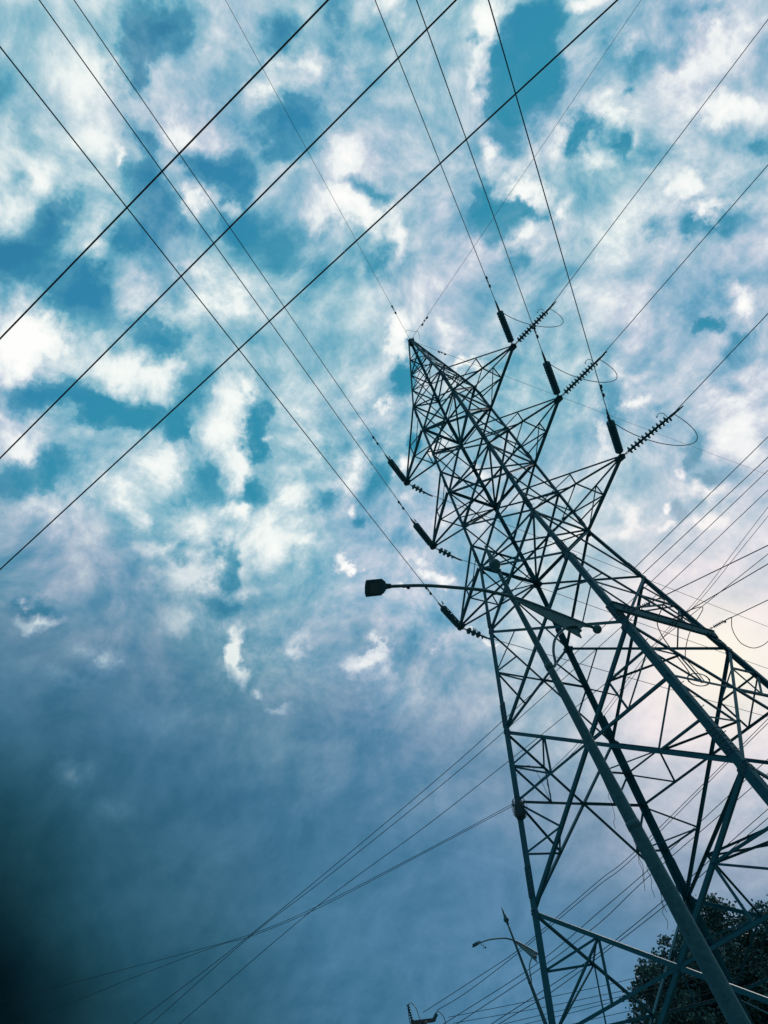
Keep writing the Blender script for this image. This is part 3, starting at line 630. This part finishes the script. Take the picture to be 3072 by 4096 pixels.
wire('service_cable', 'C2', .007, 'thin cable climbing through the tower from the leg bundle, lower of two', 'cable', 'thin cables from the leg bundle', CABLE, True)
QL = ['first', 'second', 'third', 'fourth', 'fifth', 'sixth']
for i in range(6):
    wire('line_wire', 'Q%d' % (i+1), .0125, f'thin wire rising behind the far lamp post, {QL[i]} counted from the top', 'wire', 'wires rising behind the far lamp post', CABLE, True)
for i in range(5):
    wire('line_wire', 'S%d' % (i+1), .010, f'faint shallow wire from the utility pole towards the tree, {QL[i]} counted from the top', 'wire', 'shallow wires to the tree', CABLE, True)
wire('line_wire', 'V1', .013, 'upper of two dark wires from the far leg to the right edge', 'wire', 'wires from the far leg', CABLE)
wire('line_wire', 'V2', .013, 'lower of two dark wires from the far leg to the right edge', 'wire', 'wires from the far leg', CABLE)
wire('line_wire', 'U1', .014, 'dark wire from the small insulator beside the thick near leg to the right edge', 'wire', 'cross-beam wires', CABLE)
wire('line_wire', 'U2', .014, 'dark wire from the small insulator at the cross-beam middle to the right edge', 'wire', 'cross-beam wires', CABLE)
wire('line_wire', 'U3', .014, 'dark wire from the outermost small cross-beam insulator to the right edge', 'wire', 'cross-beam wires', CABLE)
wire('jumper_cable', 'J1', .014, 'hanging jumper cable below the small insulator beside the thick near leg', 'cable', 'cross-beam jumpers', CABLE, True)
wire('jumper_cable', 'J2', .012, 'hanging jumper cable from the cross-beam middle down to the cable coil', 'cable', 'cross-beam jumpers', CABLE, True)
wire('jumper_cable', 'J3', .012, 'looping jumper cable under the outermost small cross-beam insulator', 'cable', 'cross-beam jumpers', CABLE, True)
wire('cable_coil', 'coil', .013, 'coil of black cable tied to the tower bracing under the cross-beam', 'cable coil', None, CABLE, True)
for i, dr in (('1', 1.25), ('2', 1.25), ('3', 1.25)):
    a, b_ = Vector(STRING['R'+i+'over'][1]), Vector(STRING['R'+i+'out'][1])
    pts = []
    for j in range(25):
        t = j/24; c0, c1, c2, c3 = a, a+Vector((.2, .5, -1.9)), b_+Vector((.75, -.2, -3.0)), b_+Vector((.12, 0, -.02))
        pts.append(c0*(1-t)**3+c1*3*t*(1-t)**2+c2*3*t*t*(1-t)+c3*t**3)
    k = MB(); k.tube(pts, .0125, 8); o = k.build('jumper_loop', WIREM, None, a)
    tag(o, f'jumper loop hanging between the two insulator strings of the {LEVELNAME[i]} cross-arm tip', 'jumper', 'jumper loops')
for i in '123':
    a, b_ = Vector(STRING['L'+i+'over'][1]), Vector(STRING['L'+i+'out'][1])
pk = Vector((0, 0, 32.56)); k = MB()
k.tube(dense([pk+Vector((.3, -.5, -.02)), pk+Vector((.28, -.3, .32)), pk+Vector((.4, .05, .28)), pk+Vector((.55, .1, .02)), pk+Vector((.35, .25, -.25))], 8), .008, 6)
tag(k.build('jumper_loop', WIREM, None, pk), 'small earth wire loop over the pointed tower peak', 'jumper', 'jumper loops')
# bundle of plastic and cable ends on the leg
c = P('A', 11.5)+Vector((.12, .02, 0)); bd = thing('cable_bundle', c, 'pale tattered bundle of plastic and cable ends tied to the tower leg', 'cable bundle')
k = MB(); prof = [(-.26, .04), (-.22, .1), (-.1, .15), (.05, .12), (.15, .15), (.22, .08), (.26, .03)]
k.lathe(c, (.25, 0, 1), prof, 18)
for v in k.v:
    nn = noise.noise_vector(v*6); v += nn*.07
k.build('plastic_wrap', RAG, bd)
k = MB()
for i in range(9):
    a0 = random.uniform(0, 6.28); r0 = random.uniform(.2, .38)
    k.tube(dense([c+Vector((math.cos(a0+t)*r0*(.6+.4*random.random())+.1, -.15+.1*random.random(), math.sin(a0+t)*r0)) for t in (0, .8, 1.7, 2.5, 3.3, 4.2)], 6), .006, 5)
k.tube(dense([c+Vector((.1, -.1, .3)), c+Vector((.5, -.15, .75)), c+Vector((.9, 0, .85)), c+Vector((1.1, 0, .5)), c+Vector((1.08, .05, -.25))], 8), .006, 5)
k.tube(dense([c+Vector((.3, -.1, .1)), c+Vector((.7, -.1, -.15)), c+Vector((1.0, 0, -.3)), c+Vector((1.2, 0, -.25)), c+Vector((1.25, 0, .1))], 8), .006, 5)
k.build('loose_cable', CABLE, bd)

# ------------------------------------------------------------------ street lamps
def street_lamp(base, az, label, roll=0.0):
    base = Vector(base); ca, sa = math.cos(R_(az)), math.sin(R_(az))
    D = Vector((ca, sa, 0)); S = Vector((-sa, ca, 0)); Zv = Vector((0, 0, 1))
    L = lambda s, h, o=0: base+D*s+S*o+Zv*h
    t = thing('street_lamp', base, label, 'street lamp', 'decorative street lamps')
    k = MB(); hs = [0, .02, 1.2, 2.0, 2.02, 4.4, 4.42, 6.6, 6.62, 8.6, 8.72]
    rs = [.16, .136, .122, .1125, .1115, .0845, .083, .0575, .056, .033, .03]
    k.tube([L(0, h) for h in hs], rs, 16); pole = k.build('pole', GALV, t)
    k = MB(); k.lathe(L(0, 0), Zv, [(0, .26), (.03, .26), (.04, .2), (.16, .19), (.2, .15)], 20); k.build('base_plate', GALV, t)
    k = MB(); k.lathe(L(0, 8.7), Zv, [(0, .04), (.03, .055), (.05, .035), (.07, .045), (.12, .085), (.17, .1), (.22, .085), (.27, .045), (.3, .055), (.33, .042), (.45, .03), (.6, .012), (.62, .002)], 18)
    k.build('finial', GALV, t)
    k = MB()
    k.tube(dense([L(-1.55, 7.72), L(-1.15, 7.85), L(-.6, 8.02), L(-.1, 8.15), L(.5, 8.22), L(1.0, 8.2), L(1.7, 8.14), L(2.35, 8.02)], 6), [.02+.008*(1-abs(i/42-.4)) for i in range(43)], 10)
    arm = k.build('arm', GALV, t)
    k = MB(); k.ball(L(-1.6, 7.7), .075, 16, 12); k.build('ball_finial', GALV, arm)
    # web plate under the tail of the arm
    k = MB()
    k.plate([L(-.02, 8.16), L(-.3, 8.09), L(-.62, 7.99), L(-1.15, 7.83), L(-1.5, 7.72), L(-1.3, 7.72), L(-1.18, 7.66), L(-1.1, 7.56), L(-1.08, 7.46), L(-.85, 7.6), L(-.5, 7.82), L(-.2, 8.0), L(-.02, 8.1)], S, .02)
    k.build('web_plate', GALV, arm)
    k = MB(); k.tube(dense([L(-1.1, 7.68, .03), L(-.85, 7.64, .03), L(-.5, 7.42), L(-.28, 7.15), L(-.17, 6.9), L(-.07, 6.82)], 8), .021, 10)
    k.bar(L(-1.14, 7.6), L(-1.14, 7.74), .05, .05); k.build('curved_brace', GALV, t)
    for h, r in ((6.83, .055), (8.13, .038), (4.44, .083)):
        k = MB(); k.lathe(L(0, h-.05), Zv, [(0, r-.002), (.005, r+.007), (.095, r+.007), (.1, r-.002)], 16)
        k.build('pole_clamp', GALV, pole)
    # luminaire
    h0 = L(2.37, 8.02); ax = (L(3.02, 7.85)-h0).normalized(); up = S.cross(ax); up = up if up.z > 0 else -up
    S0 = S; S, up = S*math.cos(R_(roll))+up*math.sin(R_(roll)), up*math.cos(R_(roll))-S*math.sin(R_(roll))
    k = MB(); secs = [(-.05, .032, .03), (.04, .038, .035), (.07, .075, .04), (.10, .097, .045), (.2, .1, .045), (.37, .097, .04), (.40, .088, .032), (.41, .066, .02)]
    rings = []
    for s_, w_, hh in secs:
        rings.append([h0+ax*s_+S*(w_*math.cos(a_) if abs(math.cos(a_)) < .7 else math.copysign(w_, math.cos(a_)))+up*(hh*(math.sin(a_) if math.sin(a_) > 0 else math.sin(a_)*.5)) for a_ in [2*math.pi*j/16 for j in range(16)]])
    for r0, r1 in zip(rings, rings[1:]): k.add(r0+r1, [(j, (j+1) % 16, 16+(j+1) % 16, 16+j) for j in range(16)], False)
    k.add(rings[0], [tuple(range(16))[::-1]]); k.add(rings[-1], [tuple(range(16))])
    for i in range(12):
        for sg in (-1, 1): k.bar(h0+ax*(.13+.024*i)+S*sg*.09-up*.005, h0+ax*(.13+.024*i)+S*sg*.115-up*.005, .012, .03, up)
    for i in range(9): k.bar(h0+ax*.13+S*(-.08+.02*i)+up*.03, h0+ax*.36+S*(-.08+.02*i)+up*.04, .008, .06, up)
    head = k.build('lamp_head', LAMPM, t)
    k = MB(); k.plate([h0+ax*.2+S*.075-up*.026, h0+ax*.36+S*.07-up*.024, h0+ax*.36-S*.07-up*.024, h0+ax*.2-S*.075-up*.026], up, .012); k.build('lamp_lens', LENS, head)
    k = MB(); k.tube(dense([h0+ax*-.02-up*.04, h0-ax*.08-up*.1, h0-ax*.16-up*.11, h0-ax*.12-up*.17, h0-ax*.2-up*.2], 5), .008, 6); k.ball(h0-ax*.2-up*.2, .03, 8, 6); k.build('dangling_cable', CABLE, head)
    return t, L
lamp, LL = street_lamp((5.30959, -11.56351, 0), 264.09, 'near galvanised street lamp post crossing in front of the tower, its lamp head against clouds', 40)
farl, LF = street_lamp((-9.71753, 2.10377, 0), 285.17, 'distant small street lamp post behind the tower leg near the bottom edge')
k = MB(); rv = random.Random(4)
for h, az0 in ((4.3, 200), (4.25, 230), (4.0, 190), (4.9, 215), (3.7, 200), (3.9, 245)):
    a0 = R_(az0); p0 = LL(0, h)+Vector((math.cos(a0), math.sin(a0), 0))*.09
    pts = [p0]
    for i in range(7): pts.append(pts[-1]+Vector((math.cos(a0)*rv.uniform(-.01, .045), math.sin(a0)*rv.uniform(-.01, .045), -rv.uniform(.03, .1))))
    k.tube(dense(pts, 4), .0028, 5)
tag(k.build('dried_vine', BARK, None, LL(0, 4)), 'wispy dried vine stems hanging from the near galvanised lamp post', 'vine')

# ------------------------------------------------------------------ utility pole at the bottom edge
ub = Vector((-16.0, 2.42, 0))
up_ = thing('utility_pole', ub, 'small utility pole top with a short crossbar and cable loops at the bottom edge', 'utility pole')
k = MB(); k.tube([ub, ub+Vector((0, 0, 7.72))], [.18, .12], 14); k.build('pole', POLE, up_)
cd = Vector((-.204, .979, 0))*.74; cn = Vector((.979, .204, 0))*.74
k = MB(); k.bar(ub+cd*-.95+Vector((0, 0, 7.72)), ub+cd*.95+Vector((0, 0, 7.74)), .11, .12); k.bar(ub+cd*.05+cn*.1+Vector((0, 0, 6.95)), ub+cd*.95+cn*.1+Vector((0, 0, 7.3)), .1, .12)
xb = k.build('crossbar', POLE, up_)
k = MB(); o_ = ub+cd*-.9+Vector((0, 0, 7.78))
k.lathe(o_, (0, 0, 1), [x for i in range(7) for x in ((i*.085, .03), (i*.085+.03, .075), (i*.085+.055, .03))], 12)
k.build('pin_insulator', PORC, xb)
k = MB(); o_ = ub+cd*.95+Vector((0, 0, 7.78)); k.lathe(o_, (cd+Vector((0, 0, .5))), [x for i in range(4) for x in ((i*.07, .03), (i*.07+.03, .075), (i*.07+.05, .03))], 12)
o_ = ub+cd*.98+cn*.1+Vector((0, 0, 7.34)); k.lathe(o_, (cd+Vector((0, 0, .05))), [x for i in range(5) for x in ((i*.1, .03), (i*.1+.04, .07), (i*.1+.07, .03))], 12)
k.build('strain_insulator', PORC, xb)
k = MB()
T0 = ub+Vector((0, 0, 7.68))
k.tube(dense([T0+cd*-.9+Vector((0, 0, .62)), T0+cd*-.6+Vector((0, 0, .72)), T0+cd*-.3+Vector((0, 0, .5)), T0+cd*-.25+Vector((0, 0, .08))], 8), .014, 6)
k.build('jumper_cable', CABLE, up_)
k = MB(); k.tube(dense([T0+cd*-.92+Vector((0, 0, .6)), T0+cd*-1.1+Vector((0, 0, .1)), T0+cd*-.95+Vector((0, 0, -.55)), T0+cd*-.2+Vector((0, 0, -.7))], 8), .014, 6)
k.build('jumper_cable', CABLE, up_)
k = MB(); k.tube(dense([T0+cd*1.15+Vector((0, 0, .2)), T0+cd*1.45+Vector((0, 0, .36)), T0+cd*1.8+Vector((0, 0, .14)), T0+cd*1.8+Vector((0, 0, -.2)), T0+cd*1.5+Vector((0, 0, -.35))], 8), .016, 6)
k.build('jumper_cable', CABLE, up_)

# ------------------------------------------------------------------ tree
def tree(base, ctr, rad, label, seed=3, nclump=240, nleaf=400):
    rnd = random.Random(seed); base = Vector(base); ctr = Vector(ctr)
    t = thing('broadleaf_tree', base, label, 'tree')
    k = MB(); top = ctr+Vector((0, 0, -rad.z*.25))
    mid = base.lerp(top, .5)+Vector((.3, -.2, 0))
    k.tube(dense([base, base+Vector((.05, 0, .5)), mid, top], 6), [.42-.26*(i/18) for i in range(19)], 12)
    cl = []
    for i in range(nclump):
        while True:
            d = Vector((rnd.gauss(0, 1), rnd.gauss(0, 1), rnd.gauss(0, 1)))
            if d.length > .1: break
        d.normalize()
        if d.z < -.55: d.z *= -.5
        bump = 1+.18*noise.noise(d*2.6+Vector((seed, 0, 0)))+.14*noise.noise(d*5.1)
        r = rnd.uniform(.12, 1.0)**.45
        cl.append((ctr+Vector((d.x*rad.x, d.y*rad.y, d.z*rad.z))*r*bump, rnd.uniform(.35, .85)))
    for c, s_ in cl:                                    # limbs out to the clumps
        st = base.lerp(top, rnd.uniform(.45, 1.0)); mm = st.lerp(c, .5)+Vector((rnd.uniform(-.3, .3), rnd.uniform(-.3, .3), rnd.uniform(-.1, .35)))
        k.tube(dense([st, mm, c], 4), [.075-.0075*i for i in range(9)], 5)
    k.build('trunk', BARK, t)
    b = MB()
    for c, s_ in cl:
        out = (c-ctr).normalized()
        for sub in range(9):
            while True:
                q = Vector((rnd.uniform(-1, 1), rnd.uniform(-1, 1), rnd.uniform(-1, 1)))
                if q.length < 1: break
            sc = c+q*s_+out*.1
            for j in range(nleaf//9):
                p = sc+Vector((rnd.gauss(0, 1), rnd.gauss(0, 1), rnd.gauss(0, .8)))*.135
                a = Vector((rnd.gauss(0, 1), rnd.gauss(0, 1), rnd.gauss(-.3, .7))).normalized(); bb = a.orthogonal().normalized()
                bb = Matrix.Rotation(rnd.uniform(0, 6.28), 3, a) @ bb
                l, w = rnd.uniform(.09, .17), rnd.uniform(.035, .065)
                b.add([p-a*l*.5, p+bb*w-a*l*.05, p+a*l*.6, p-bb*w], [(0, 1, 2, 3)])
    b.build('crown', LEAF, t)
    return t
tree((-9.1, 12.5, 0), (-9.0, 12.5, 4.55), Vector((4.15, 4.15, 3.5)), 'dark dense leafy tree behind the tower legs at the lower right corner')
